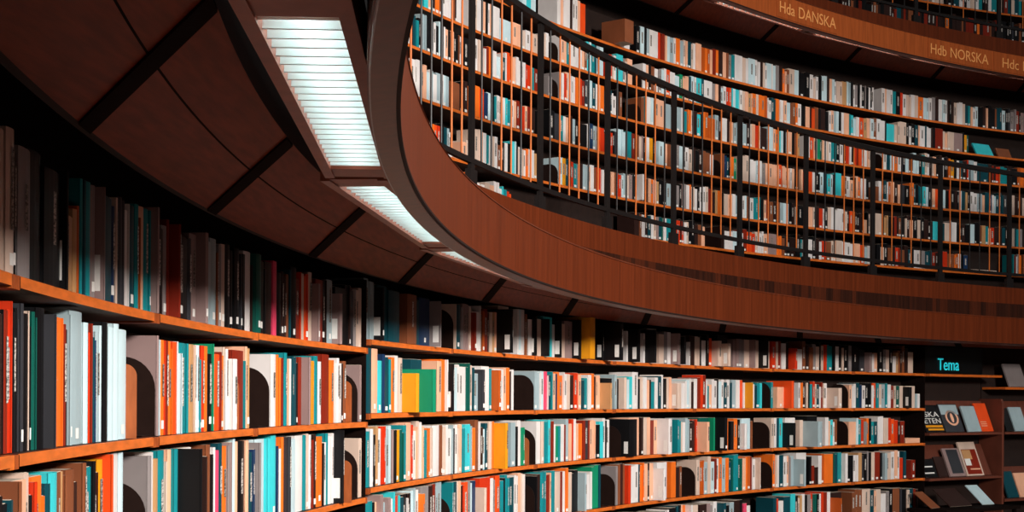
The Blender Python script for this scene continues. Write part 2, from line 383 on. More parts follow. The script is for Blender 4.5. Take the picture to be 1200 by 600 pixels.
ROWS['S2'] = (R1, B_SH['S2'], 22, '''434T28 441p28 446a23 450u26 453T25 457t24 461o25 464w26 470c25 490y18<486 510e20<506 511T25 516p25 520o26 524w26 531k24<529 536w24 540w23 543.5w23 549G25 551c24 554T23 558s 567d22<564 571w24 574t23 586B22<583 588w23 591p24 595o24 597n22 600w23 625E
 630s23 635l23 639m23 641w 646t23 649p22 651u 657o23 660w23 666w22 670n 675r23 679p22 686t20 691w22 694o23 696n 701p22 716x17<714 719k 721s23 723k 733c21<730 739a22 746w25 748k 751c22 756w22 759p20 761n 765t19 769w22 773T23 775w24 779k 785c22 797c18<792 803w20 808w22 811n 815w22 822r25 825R25 827w 829t17 832p18 835w22 838w21 840k 846w22 850T20 853w22 856T 860s22 865w22 868O22 871w20
 881y20<880 883w19 888t20 891a20 902E 904t21 917p17<909 929O22<926 932k 936w21 939o21 942n 945c21 947k 950t20 953r 955c 958T20 960w18 962R 964c21 967w21 985c17<981 993E 996p20 1001w21 1005T22 1008u 1012w 1019k22 1022w20 1024O22 1028t22 1031c21 1035s21 1038t22 1042w21 1045R20 1048c20 1052G20 1056c20 1067k19<1064 1070c20 1076s13''')
ROWS['S3'] = (R1, B_SH['S3'], 25, '''432t24 436w25 438k 441x26 444w25 447r26 450r26 456l26 460h24 463k24 466y24 471G24 474t26 480p27 482r26 485w23 487p25 492w27 495p25 499t23 502o24 506c24 513w25 517b25 523w25 529s25 531k 536w25 539p25 543t23 549a25 551s24 555o23 559b27 561w26 564n23 566l22 570T25 575c26<571 577o26 594y25<591 598p24 602s25 605k 608w26 613e22 619F16<618 627E 631w25 636c25
 640t25 643a26 647R25 649w23 655e22 659w23 661R 664s26 668p23 670r26 673w26 680o23 684R25 687d25 689R25 694p25 696p 701k22 705a24 707w26 709k 712w25 727E 745k25<736 749p26 752n26 756c26 760p26 764R24 768p24 786w25<782 791k20 796t24 801w22 806s25 812n23 815r24 830p22<827 836e25 851k25<848 855o23 858k22 862o24 865k 874w20<871 877l24 880b22 901E 905c24 908w24 911T24 915a24 931k20<929 935w24 939c22 962s21<957 964k 969w24 971p21 974a22 976w20 979b22 993E 1001p20 1004l23 1007t22 1010r22 1014g20 1016o23 1019k 1026t20 1033w24 1039c23 1042r23 1046O22 1050r21 1058n20''')
ROWS['S4'] = (R1, B_SH['S4'], 26, '''434t26 437k 439p25 447h28<444 449s 456h26<453 458w25 461a28 464r26 467a26 471T25 474k26 476w24 479k26 482l27 485s28 488w27 496o25<494 500g28 508n28 515s29 527E 533t28 538c28 540k 546O27 549g27 551l26 555u27 569c23<566 573r28 576w27 578g26 584O28 588t25 590k 595t28 600T26 603w27 608p28 613w27 626E 631n26 636t27 638t27 642R25 644p26 648t27 655c26 657R26 660w26 664o28 668c25 675k26 686s24<684 692w24 695e27 699e28 702T28 720E
 722g26 725b27 730b27 738r26<735 742w25 746w26 748T26 753o27 757p26 759k 764p26 779w22<776 785w26 790o26 797n22 814E 818c26 823B25 827s24 831c28 835l24 838R26 840w26 844o27 848s26 852o26 857G25 863t28 868G25 872p25 877o26 879R 883w24 890c25<889 904E 906o27 911w26 916T26 920w25 922p25 925g24 928s25 943s22<941 946w27 949k 957R16 961w24 968o25 974o25 979G26 984t26 992w25<989 998k23 1004w23 1008x25 1014k24 1016g 1019k25 1023c25 1029R25 1032k 1038s24<1035 1042c24 1046w25 1050p26 1052w25 1056r19 1060T25 1071R17<1066''')
ROWS['S5'] = (R1, B_SH['S5'], 24, '''470n 520k 560T 600n 640n 680k 692d23 700s22 708n22 716w24 724n24 735b23 742r25 750w25 757r24 764n22 771c23 777k 782w24 790k25 796T26 801o26 810w26<808 818c25 826n25 833h25 838w26 849T25<846 853k 858s24 865n25 868k25 873m22 877w20 905_ 908T24 910r23 916w21 924T24 930a26 933k24 938x24 941w25 944k24 948g24 950r25 958G24 960w24 967R25 971w25 985B20<984 997n24 1000b23 1008b25 1018c25 1022T24 1030c24 1036w20 1040g22 1044k24 1052b24 1060k23 1064c22 1068T23 1074n22''')
ROWS['T0'] = (R2, T_SH['T0'], 25, '''560w 575l 590w 605k 615l22 626a22 651_ 655w27 658p27 662w27 666w27 669n27 672w27 675w26 678p26 684O25 713_ 741b19<736 744w20 748k 753l24 756k 759s24 763w24 769w24 774r24 777R24 780p23 783l23 787s23 790w23 795o24 799s23 804p24 808T24 813w24 820p25 824B23 827o23 830B23 833p23 837R 840o24 845n24 849p24 852b24 855g 859t24 868w25 872c24 875w24 883l25 889w25 892n 897c24 902l25 907w25 911g25 915n 920o23 923b23 929c25 934l25 947k25 951w24 957w23 961k 967l25 970n 973p24 978l24 982c23 985c23 990x24 995s24 998k 1000w 1003g23 1006k 1008w24 1011k 1013g24 1016k 1018w23 1020k 1022w24 1031_ 1035w25 1037p25 1041w25 1044w25 1048t24 1053k24 1056r24 1060w23 1066c23 1070w24 1074c24 1080o23 1084l23 1090l23 1094g 1098n26 1102w24 1106l24 1108w24 1113k 1116n23 1119c23 1122w23 1126w24 1129c23 1135t22 1138p21 1141w20 1144l22 1150k22 1153n 1156p22 1160k 1164k 1166b 1172T24 1176l22 1182k 1186g22 1189g 1194n23 1198h22''')
ROWS['T1'] = (R2, T_SH['T1'], 23, '''480k 490k 495t 500a24 504p 508n 513o22 516b 523w24 528w24 533b23 537w24 540w24 551_ 557w24 563w24 567p24 570k24 572w24 575p24 584w24 598l17 610p18 620w16 628p15 635_ 641w20 653E 656w22 662p23 666t22 675w23 680w23 683p22 686b22 691a25 695t24 697T24 705l24 713_ 715r21 720w21 728a23 733g21 739p22 751E 755w22 758p22 761k 765b22 769w21 773g21 779w23 783O23 789w22 794l20 798e22 805p22 808T 814w23 820a23 823T 833w23 836g22 840p22 843n 849w22 852r22 855O22 860a22 864a22 868w22 871c22 875p22 880x21 884o22 887c22 891o22 897o22 902w21 907T22 911o22 916w22 920p22 924l21 930b22 933o22 937w22 942k 947p21 949n 953O20 957b22 960k21 965n22 969k20 975p22 981l22 984k 987w22 993p22 998a21 1005w20 1010O20 1014x20 1017p21 1022w21 1025b_ 1035w22 1037k 1046a19 1049c19 1057c23 1060c23 1063k 1066w20 1070k 1074T22 1076p 1082w22 1084T 1089w22 1094k22 1103R22 1108c20 1112c20 1116c20 1126h20 1128k 1131y19 1133G19''')
ROWS['T2'] = (R2, T_SH['T2'], 23, '''470n 478w26 482n 485T22 489t19 493k 498s25 503k24 506k23 509w23 512k 514l25 518k23 520w23 523p22 526k 530p22 535k21 537b 539w21 548k 555_ 562w24 564p 568w19 571R21 574o22 580w20 587w19 590T18 592w22 598O23 602p21 606w22 614w20 616r19 620r19 624t18 629R18 641_ 645g16 653E 656g22 659w22 662r22 667p24 672w22 676o22 680r22 683R21 687d22 692l23 696T22 698w22 706o22 713_ 715T20 720w18 723k 727b21 735_ 750E 753b 756t23 764w24 766b 776p24 778n 784s22 790_ 796s22 800w22 803t20 808o22 811c22 815n22 819a20 822n 828o23 836B19 840s23 843n 850w22 853n 857p20 861s19 866_ 869l22 873s21 877n22 883c22 887r22 889w22 897n21 904l23 907p22 911o22 916a21 919k22 922w21 926p22 929k 935b22 943_ 947w22 951O22 954p22 956g22 961e22 964p22 969w22 972w22 978t23 982k22 986w22 989k 993r22 996w22 999k 1004r22 1008O21 1010l 1014w21 1017p21 1020c20 1033E 1037w20 1041T21 1046w21 1050o20 1054w19 1059k21 1063l19 1068n20 1075l22 1078k 1082t21 1087w23 1090n 1095p21 1102k 1104w21 1109k 1112o21 1116y20 1119k 1122w20 1126T20 1131n 1133r22 1143s22 1149T20 1156T20 1160n 1165n20 1170r18 1178t19 1190n20 1198o20''')
ROWS['T3'] = (R2, T_SH['T3'], 23, '''474k 484w25 490w25 492k 498p24 503w22 510l22 514s22 518w22 524s22 527_ 537b20 546k 555_ 560o23 565O22 570u20 574l21 577k 580t20 583w21 587c21 590w21 593a21 596t20 600w21 603p21 607R22 610R20 613r19 616p20 619R20 625n20 641_ 653k23 658t21 661w21 664p21 669n 672s21 676k20 682k20 686k19 689w20 693u21 696s20 699g20 706O20 713_ 716r18 721k20 726l23 731l23 733k 738t23 742R22 747b22 752h22 755k 759w22 763y22 766k 770s20 776l21 780p20 784b20 790_ 794g21 799l21 801k 805w21 809c20 813n 817k20 821n21 825b21 830b20 834w19 844E 847b 852u21 855k 858o21 861e20 868_ 876c25 881w22 886w21 891w22 895g20 899p21 903p21 907p21 911p21 914O22 918p21 923p20 929p20 934n21 937_ 939p 944_ 950O20 954w20 959k21 963l21 967T21 974a20 977k 984a23 987o21 990b20 994w21 998p18 1001k 1006o22 1009w21 1013w21 1016k20 1024_ 1028b15 1031w21 1034k 1037T22 1039w21 1042B21 1046p22 1050n20 1053p20 1064k20 1069o23 1074T22 1079T21 1083a21 1086l21 1090k20 1094p20 1097O20 1101_ 1103g20 1106l20 1110k20 1112r21 1117k 1122k20 1125w21 1129T21 1132x20 1134k 1139w21 1143w20 1149s20 1152p19 1157T 1160u20 1163w20 1165l19 1169T20 1174T 1183k21 1187c22 1196n20 1199c20''')
ROWS['T4'] = (R2, T_SH['T4'], 23, '''482n 492w22 497w22 503w20 507o20 510O20 514r20 518k22 522T20 528s20 540_ 548c16 555_ 561c26 564p25 568w25 571t24 575w24 581c24 585b19 589k 593w22 597k 603a25 605k 607c20 612w22 614w 617o22 621w22 624w22 627x20 641_ 653E 657l22 661y22 664T22 667n 670r21 674t20 677g20 681n21 687s21 690p20 694w22 697b20 702r21 706w20 714_ 718p20 721b20 726r20 731s21 735c20 739h21 744k22 753w22<751 757n 761p21 764o21 767w21 770x20 779k 784s20 790_ 794g20 797k 802h22 806w22 808o 812c21 815w20 818k 822w22 828w23 836R22 839x22 843o22 846k21 851c20 856p20 860w21 863s20 868_ 873w21 877b21 881w20 884t21 889t22 893k21 896p20 904R21 908n20 912b20 916s20 922l20 926k 929n 932c18 940k20 944_ 950p20 954c20 958n 962r20 964w20 968k 976c22 980w20 984w22 988w22 991c20 993k 997O21 1000B21 1005n20 1010n20 1014p14 1016k 1018c20 1024_ 1028c22 1031c22 1034n 1039x21 1046k20 1049R 1054n20 1058k 1061c20 1064n 1068p19 1073k 1077c20 1081k 1086n 1091n20 1097a20 1101_ 1105T19 1111c20 1113g 1119w21 1125k20 1134n20 1140l21 1146k 1153b20 1156t20 1159p18 1163r19 1172n20 1176T20 1184k 1187c20 1192T21 1196g20''')
ROWS['T5'] = (R2, T_SH['T5'], 23, '''540_ 545w20 549k 553o25 556O23 560w18 566w18 572c20 577p19 583w22 586w18 592a20 597r17 742_ 747n21 750b20 754w20 757n 761T20 764w21 767c20 770h20 775G20 779w20 784t20 790_ 795r20 797n 799r20 805c20 812k 816n19 820b19 824p18 843_ 847n21 852w17 857w17 862l18 869w18 873R 879O19 883r18 888c20 893w21 898p19 908h20 914o19 920n19 930n19 936k 938t18 945_ 950w19 954k 958n 961w18 966r19 972b19 977c20 985c21 991w20 998w20 1006p20 1011O19 1018w19 1025_ 1030k 1034c19 1038k 1043b19 1047n 1053r20 1058b18 1062n 1066T19 1069k 1072w19 1078w19 1082g19 1090T20 1097n18 1101_ 1108r20 1116b18 1121B19 1124w19 1127k 1132u18''')
rnd = random.Random(3)
def urow(x0, x1, pal):
    s, x = '', x0
    while x < x1:
        x += rnd.choice((3, 4, 4, 5, 6)); s += '%d%s%d ' % (x, rnd.choice(pal), rnd.choice((18, 20, 22, 24)))
    return s
ROWS['U1'] = (R3, U_SH['U1'], 22, urow(1090, 1215, 'wckcntwkRcT'))
ROWS['U2'] = (R3, U_SH['U2'], 22, urow(985, 1215, 'knTknRkRoTnbnkk'))
rowname = dict(A='upper shelf of the near wall', B='middle shelf of the near wall', C='lower shelf of the near wall', S1='shadowed top shelf of the long wall', S2='second shelf of the long wall',
               S3='third shelf of the long wall', S4='fourth shelf of the long wall', S5='bottom shelf of the long wall', T0='topmost shelf behind the railing', T1='second shelf behind the railing', T2='third shelf behind the railing',
               T3='fourth shelf behind the railing', T4='fifth shelf behind the railing', T5='lowest shelf behind the railing', U1='topmost tier', U2='topmost tier')
books, ends_ = [], []
rs_ = random.Random(5)
ALIKE = dict(w='wcl', c='cpw', k='nkd', n='kbR', g='ghc', s='lsw', t='Tta', T='tTk', a='atl', o='opB', r='rRO', R='rnb', p='pcw', b='bnx', l='lws', e='etG', G='TGk', d='dk', h='hgc', O='rO', u='uT', x='xpc', y='yo', B='Bbo')
def split_tokens(row, txt):
    out, cur = [], None
    for tok in txt.split():
        mt = TOK.match(tok); x1, col = float(mt[1]), mt[2]
        if cur is not None and col not in 'EF_' and not mt[4] and x1 - cur >= 4.5 and rs_.random() < (.62 if row[0] in 'TS' else .4) and x1 > 0:
            k = rs_.uniform(.35, .65); c2 = rs_.choice(ALIKE.get(col, col)); h2 = float(mt[3]) + rs_.choice((-2, -1.5, -1, 0, .5)) if mt[3] else ''
            a, b_ = ((col, mt[3]), (c2, h2)) if rs_.random() < .5 else ((c2, h2), (col, mt[3]))
            out.append('%.1f%s%s' % (cur + k * (x1 - cur), a[0], a[1])); out.append('%s%s%s' % (mt[1], b_[0], b_[1]))
        else: out.append(tok)
        cur = x1
    return out
TOK = re.compile(r'^(-?[\d.]+)([A-Za-z_])([\d.]*)_?(?:<([\d.]+))?$')
ru = random.Random(11)
for row, (rad, hs, hdef, txt) in ROWS.items():
    hs = hs + .0008
    rf = rad + .022
    cur = None; curpx = None; order = []
    for tok in split_tokens(row, txt):
        mt = TOK.match(tok)
        x1, col, hc, xb = float(mt[1]), mt[2], mt[3], mt[4]
        hm = hs + .11
        if cur is None:
            curpx = x1 - 12 if row[0] in 'ABC' else 425.6 if row[0] == 'S' else x1 - 4; cur = th_at(max(-60, curpx), rf, hm)
        H = (float(hc) if hc else hdef + ru.uniform(-2.5, .5)) / 100
        if xb: xb = float(xb)
        if col == '_':
            cur = th_at(x1, rf, hm); curpx = x1; continue
        if col == 'E':
            t1 = th_at(x1, rf, hm)
            ends_.append(dict(row=row, th=t1 - .0035 / rf, r=rf + .006, h=hs, H=.205 if row[0] != 'T' else .17, D=.15, kind='E', gap=t1 - cur, px=x1))
            cur = t1; curpx = x1; order.append(None); continue
        pro = ru.uniform(-.004, .004) if row[0] in 'ABC' else ru.uniform(-.008, .006)
        if xb:
            t0 = cur
            p = bisect(lambda q: px_of(rf - q, t0, hm) - xb, -.01, .16)
            p = max(.002, min(p, .15)); pro = p
        if col == 'F':
            ends_.append(dict(row=row, th=cur + .002 / rf, r=rf - pro, h=hs, H=float(hc) / 100, D=.15 + pro, kind='F', gap=0, px=x1))
            cur = cur + .005 / rf; curpx = x1; order.append(None); continue
        rr = rf - pro
        t1 = bisect(lambda t: px_of(rr, t, hm) - x1, cur, R(-5)) if px_of(rr, cur, hm) < x1 else cur
        wd = max((t1 - cur) * rr, .006)
        wd = min(wd, .16)
        D = ru.uniform(.15, .185) + max(0, pro)
        b = dict(row=row, th=cur + wd / 2 / rf, r=rr, w=wd - .0007, H=H, D=min(D, .235), h=hs, col=col, px=(curpx + x1) / 2, cov=bool(xb), x0=curpx, x1=x1)
        z = P(rr, b['th'], 0).y
        vis = max(0, min(x1, 1200) - max(curpx, 0))
        yt = py_of(rr, b['th'], hs + H); yb = py_of(rr, b['th'], hs)
        b['area'] = vis * max(0, min(600, yb) - max(0, yt)) * (.75 if row[0] in 'T' else 1) * (0 if row[0] == 'U' else 1)
        books.append(b); order.append(b)
        cur = max(t1, cur + wd / rf); curpx = x1
    for i, b in enumerate(order):
        if b:
            b['L'] = order[i - 1]['col'] if i and order[i - 1] else None
            b['N'] = order[i + 1]['col'] if i + 1 < len(order) and order[i + 1] else None
            b['LL'] = order[i - 2]['col'] if i > 1 and order[i - 2] else None
            b['NN'] = order[i + 2]['col'] if i + 2 < len(order) and order[i + 2] else None
order = sorted(books, key=lambda b: -b['area'])
KEEP = 292
chosen = set(id(b) for b in order[:KEEP])
# labels: look first, then neighbours
def look(b):
    a = 'wide' if b['w'] > .045 else 'thin' if b['w'] < .016 else ''
    t = 'tall' if b['H'] > .268 else 'short' if b['H'] < .2 else ''
    return ' '.join(x for x in (t, a, PAL[b['col']][0], 'book') if x) + (' with cover showing' if b['cov'] else '')
def nb(c): return PAL[c][0] if c else 'a gap'
seen_lab = {}
for b in order[:KEEP]:
    L, N = b['L'], b['N']
    c1 = 'between %s and %s' % (nb(L), nb(N)) if L != N else 'between two %s books' % nb(L) if L else 'alone between gaps'
    s1 = '%s %s, %s' % (look(b).replace(' with cover showing', ''), c1, rowname[b['row']])
    opts = [s1]
    if b['cov']: opts.append('%s %s, cover showing, %s' % (look(b).replace(' with cover showing', ''), c1, rowname[b['row']].replace(' of', ',')))
    short = {'A': 'upper near shelf', 'B': 'middle near shelf', 'C': 'lower near shelf', 'S1': 'top long shelf', 'S2': 'second long shelf', 'S3': 'third long shelf', 'S4': 'fourth long shelf', 'S5': 'bottom long shelf'}.get(b['row'], 'railing ' + rowname[b['row']].split()[0] + ' shelf')
    lk = look(b).replace(' with cover showing', '')
    opts.append('%s %s then %s, %s' % (lk, c1, nb(b['NN']), short))
    opts.append('%s %s, %s one before, %s' % (lk, c1, nb(b['LL']), short))
    opts.append('%s, %s %s then %s %s, %s' % (lk, nb(b['LL']), nb(L), nb(N), nb(b['NN']), short))
    for s in opts:
        if s not in seen_lab and len(s.replace(',', ' ').split()) <= 16: break
    else:
        k = sum(1 for q in seen_lab if q.startswith(lk))
        base = '%s %s, %s' % (lk, 'close to the %s bookend' % ordn[min(15, k)], short); s = base
    seen_lab[s] = b; b['label'] = s
GRP = dict(A='books on the near wall', B='books on the near wall', C='books on the near wall', S='books on the long wall', T='books behind the railing')

def book_cover(b, mb, T, m=None, fine=True):
    w_, H, D = b['w'], b['H'], b['D']; bt = min(.0022, w_ * .2)
    if not fine:
        mb.box(-w_ / 2, w_ / 2, 0, D, 0, H, m, T); return
    mb.box(-w_ / 2, -w_ / 2 + bt, .003, D, 0, H, m, T); mb.box(w_ / 2 - bt, w_ / 2, .003, D, 0, H, m, T)
    # rounded spine
    n = 5; bulge = min(.006, w_ * .18)
    outer = [Vector((-w_ / 2 + w_ * j / n, .003 - bulge * math.sin(PI * j / n) * .8, 0)) for j in range(n + 1)]
    inner = [Vector((q.x, .0055, 0)) for q in reversed(outer)]
    a = [T @ q for q in outer + inner]; c = [T @ (q + Vector((0, 0, H))) for q in outer + inner]
    mb.prism(a, c, m)
rb = random.Random(21)
rest = MB()
LEANS = {}
for b in books:
    T = frame_at(b['r'], b['th'], b['h'])
    m = M['bk_' + b['col']]
    lab = rb.random(); ttl = rb.random(); hard = rb.random() < .5
    dark = b['col'] in 'kndTGuRtebBrO'
    if id(b) in chosen:
        root = tag(empty('book', P(b['r'], b['th'], b['h']), -b['th']), b['label'], 'book', GRP[b['row'][0]])
        I = Matrix.Identity(4)
        mb = MB(); book_cover(b, mb, I); mb.build('cover', m, root)
        o_ = .003 if hard else .0003
        mb = MB(); mb.box(-b['w'] / 2 + min(.0024, b['w'] * .22), b['w'] / 2 - min(.0024, b['w'] * .22), .0062, b['D'] - o_, o_, b['H'] - o_)
        mb.build('pages', M['pages'], root)
        bul = min(.006, b['w'] * .18) * .8
        if b['w'] > .009 and lab < .3:
            hw = min(b['w'] * .36, .013); z0 = .012 + rb.uniform(0, .01); n = 4
            mb = MB()
            pts = [(x, .003 - bul * math.sin(PI * (x / b['w'] + .5)) - .0006) for x in [-hw + 2 * hw * j / n for j in range(n + 1)]]
            for j in range(n):
                (xa, ya), (xc, yc) = pts[j], pts[j + 1]
                mb.poly([(xa, ya, z0), (xc, yc, z0), (xc, yc, z0 + .022), (xa, ya, z0 + .022)])
            mb.build('spine_label', M['label'], root)
        if b['w'] > .012 and ttl < .35:
            hw = min(b['w'] * .2, .01); z0 = b['H'] * rb.uniform(.3, .45); z1 = b['H'] * rb.uniform(.7, .92)
            mb = MB(); y = .003 - bul - .0008
            mb.poly([(-hw, y, z0), (hw, y, z0), (hw, y, z1), (-hw, y, z1)])
            mb.build('spine_title', M['pale_ink'] if dark else M['ink'], root)
        if b['cov'] and b['D'] > .17 and b['w'] > .004 and rb.random() < (.9 if b['col'] == 'k' else .45) and b['col'] in 'kwcsgOoph':
            # library sticker on the standing-out cover
            mb = MB(); x = -b['w'] / 2 - .0006
            mb.poly([(x, .012, .02), (x, .042, .02), (x, .042, .10), (x, .012, .10)])
            mb.build('barcode_label', M['label'], root)
    else:
        rest.box(-b['w'] / 2, b['w'] / 2, 0, b['D'], 0, b['H'] - .0015, m, T)
        rest.box(-b['w'] / 2 + .0008, b['w'] / 2 - .0008, .003, b['D'] - .003, b['H'] - .0015, b['H'] - .0005, M['pages'], T)
        if b['w'] > .008 and lab < .35:
            hw = min(b['w'] * .38, .016)
            rest.box(-hw, hw, -.0007, 0, .010, .028, M['label'], T)
        if b['w'] > .012 and ttl < .35:
            hw = min(b['w'] * .2, .01)
            rest.box(-hw, hw, -.0007, 0, b['H'] * .4, b['H'] * .8, M['pale_ink'] if dark else M['ink'], T)
# the same shelves carry on past both ends of what the photograph frames
rx = random.Random(9)
for row, (rad, hs, hdef, txt) in ROWS.items():
    own = [q for q in books if q['row'] == row]; ta = min(q['th'] - q['w'] / rad for q in own); tb = max(q['th'] + q['w'] / rad for q in own)
    spans = [(R(-82.5), ta - .004), (tb + (.10 if row == 'T1' else .045), R(-24.2))] if row[0] == 'T' else [(tb + .004, R(-22))] if row[0] == 'U' else [(R(-99.4), ta - .004)] if row in 'ABC' else []
    for u, v in spans:
        while u < v - .004:
            wd = rx.uniform(.012, .042); H = hdef / 100 + rx.uniform(-.03, .005); D = rx.uniform(.15, .19)
            if u + wd / rad > v: break
            T = frame_at(rad + .022 + rx.uniform(-.004, .006), u + wd / 2 / rad, hs + .0008)
            rest.box(-wd / 2 + .0003, wd / 2 - .0003, 0, D, 0, H - .0015, M['bk_' + rx.choice('wwwcckkntTaorRbpgsl')], T)
            rest.box(-wd / 2 + .001, wd / 2 - .001, .003, D - .003, H - .0015, H - .0005, M['pages'], T)
            u += (wd + rx.choice((.0005, .0005, .0005, .0005, .03))) / rad
tag(rest.build('library_books'), 'smaller and farther library books of mixed colours filling the curved shelves', 'books', kind='stuff')

# bookends
SW = {'A': 'upper near shelf', 'B': 'middle near shelf', 'C': 'lower near shelf', 'S1': 'shadowed top long shelf', 'S2': 'second long shelf', 'S3': 'third long shelf', 'S4': 'fourth long shelf',
      'T1': 'second railing shelf', 'T2': 'third railing shelf', 'T3': 'fourth railing shelf', 'T4': 'fifth railing shelf'}
cnt = {}
for e in ends_:
    T = frame_at(e['r'], e['th'], e['h'])
    tot = sum(1 for q in ends_ if q['row'] == e['row'] and q['kind'] == e['kind']); k = cnt[(e['row'], e['kind'])] = cnt.get((e['row'], e['kind']), 0) + 1
    nbk = min((b for b in books if b['row'] == e['row'] and b['th'] > e['th']), key=lambda b: b['th'], default=None)
    pbk = max((b for b in books if b['row'] == e['row'] and b['th'] < e['th']), key=lambda b: b['th'], default=None)
    if e['kind'] == 'E': lab = 'dark arched metal bookend in a gap before a %s book, %s' % (PAL[nbk['col']][0], SW[e['row']])
    else: lab = 'tan bookend plate standing out after a %s book, %s' % (PAL[pbk['col']][0], SW[e['row']])
    if any(o.get('label') == lab for o in C.objects if o.name.startswith('bookend')): lab = lab.replace('bookend', 'bookend %s along' % ordn[k - 1])
    root = tag(empty('bookend', P(e['r'], e['th'], e['h']), -e['th']), lab, 'bookend', 'bookends on the shelves')
    H, D = e['H'], e['D']; rc = .085 if e['kind'] == 'E' else .03
    out = [(D, 0), (0, 0)]
    for j in range(9):
        a = PI - j / 8 * PI / 2
        out.append((rc + rc * math.cos(a), H - rc + rc * math.sin(a)))
    out.append((D, H))
    th_ = .0012
    mb = MB(); mb.prism([Vector((-th_, y, z)) for y, z in out], [Vector((th_, y, z)) for y, z in out])
    mb.build('plate', M['plate'] if e['kind'] == 'E' else M['plate_lit'], root)
    if e['kind'] == 'E' and e['gap'] * e['r'] > .05:
        ft = min(.09, e['gap'] * e['r'] * .6)
        mb = MB(); mb.box(-ft, -.0014, .01, D - .02, .0004, .0022); mb.build('foot', M['plate'], root)

# ------------------------------------------------------------------ signs
def text_mesh(s, size, depth=.002):
    cu = bpy.data.curves.new('lettering', 'FONT'); cu.body = s; cu.size = size; cu.extrude = depth; cu.resolution_u = 4
    o = bpy.data.objects.new('lettering', cu); C.objects.link(o)
    dg = bpy.context.evaluated_depsgraph_get(); me = bpy.data.meshes.new_from_object(o.evaluated_get(dg))
    bpy.data.objects.remove(o); bpy.data.curves.remove(cu)
    return me
def lettering(s, size, T, mat, parent, sx=1.0, bend=None):
    """T: frame with x along the line of text, z up, y into the surface"""
    me = text_mesh(s, size); me.materials.clear(); me.materials.append(mat)
    Rm = Matrix(((sx, 0, 0, 0), (0, 0, -1, 0), (0, 1, 0, 0), (0, 0, 0, 1)))
    me.transform(Rm)
    if bend: 
        for v in me.vertices: v.co.y += v.co.x ** 2 / (2 * bend)
    me.transform(T)
    o = bpy.data.objects.new('lettering', me); C.objects.link(o)
    if parent is not None:
        o.parent = parent; me.transform((Matrix.Translation(parent.location) @ parent.rotation_euler.to_matrix().to_4x4()).inverted())
    return o
def gallery_sign(px0, px1, s, lab, pw0, pw1, sx):
    rf = 13.94; h = 3.49
    t0, t1 = th_at(pw0, rf, h), th_at(pw1, rf, h); tm = (t0 + t1) / 2
    root = tag(empty('gallery_sign', P(rf, tm, 3.40), -tm), lab, 'sign', 'gilt country signs on the upper gallery')
    mb = MB(); mb.sweep([(rf - .006, 3.40), (rf - .006, 3.592), (rf - .001, 3.592), (rf - .001, 3.40)], t0, t1, 10); part(mb, 'panel', M['veneer_light'], root)
    ts = th_at(px0, rf, h)
    me = text_mesh(s, .145); wt = max(v.co.x for v in me.vertices); bpy.data.meshes.remove(me)
    te = th_at(px1, rf, h); sx = (te - ts) * rf / wt
    T = frame_at(rf - .012, ts, 3.437)
    # wrap each word on the curve
    inv = (Matrix.Translation(root.location) @ root.rotation_euler.to_matrix().to_4x4()).inverted()
    off = 0
    for wd in s.split(' '):
        o = lettering(wd, .145, Matrix.Identity(4), M['gold'], None, sx)
        x1 = max(v.co.x for v in o.data.vertices)
        for v in o.data.vertices:
            v.co = inv @ P(rf - .010 + v.co.y, ts + (v.co.x + off) / rf, 3.442 + v.co.z)
        o.parent = root; off += x1 + .05 * sx
gallery_sign(910, 976, 'Hda DANSKA', 'gilt lettered sign reading Hda DANSKA on the upper gallery', 908, 979, 1)
gallery_sign(1087, 1155, 'Hdb NORSKA', 'gilt lettered sign reading Hdb NORSKA on the upper gallery', 1085, 1160, 1)
gallery_sign(1171, 1203, 'Hdc IS', 'gilt lettered sign beginning Hdc IS at the dark end', 1162, 1240, 1)

# ------------------------------------------------------------------ display bay under the Tema sign
t0, t1, t2 = R(-40.05), R(-35.0), R(-29.5)
def display_bay(t0, t1, hs, sh0, label):
    tm = (t0 + t1) / 2
    root = tag(empty('display_case', P(R1, tm, -EYE), -tm), label, 'display case')
    for h in hs:
        mb = MB(); mb.sweep([(R1, h - .022), (R1, h - .002), (R1 + .003, h), (R1 + .27, h), (R1 + .27, h - .022)], t0 + .0006, t1 - .0031, 8)
        part(mb, 'shelf', M['shelf'] if h == sh0 else M['display'], root)
        if h < .0:
            mb = MB(); mb.sweep([(R1 + .105, h + .004), (R1 + .24, h + .30), (R1 + .25, h + .30), (R1 + .115, h + .004)], t0 + .001, t1 - .004, 8)
            part(mb, 'sloping_back', M['display'], root)
    mb = MB(); mb.sweep([(R1 + .28, -EYE), (R1 + .28, .55), (R1 + .3, .55), (R1 + .3, -EYE)], t0 + .0005, t1 - .0005, 8); part(mb, 'back_panel', M['back'], root)
    mb = MB(); mb.sweep([(R1 + .0, -EYE), (R1 + .0, -.02), (R1 + .02, .02), (R1 + .27, .02), (R1 + .27, -EYE)], t1 - .0029, t1 - .0007, 1); part(mb, 'side_panel', M['display'], root)
    return root
d1 = display_bay(t0, t1, (.248, -.30, -.72), .248, 'dark display case with face-out books below the Tema sign')
d2 = display_bay(t1, t2, (.135, -.30, -.95), .135, 'dim display case of face-out books past the Tema sign')
tm = th_at(1109, R1 + .03, .33)
root = tag(empty('shelf_sign', P(R1 + .03, tm, .25), -tm), 'black shelf sign with cyan word Tema', 'sign')
T = frame_at(R1 + .03, tm, .25)
mb = MB(); mb.box(-.36, .55, 0, .02, .004, .25, T=T); part(mb, 'panel', M['signblack'], root)
ts = th_at(1096.5, R1 + .028, .33); te = th_at(1122, R1 + .028, .33); wl = (te - ts) * R1
me = text_mesh('Tema', .16); wt = max(v.co.x for v in me.vertices); bpy.data.meshes.remove(me)
lettering('Tema', .16, frame_at(R1 + .024, ts, .285), M['cyan'], root, wl / wt)
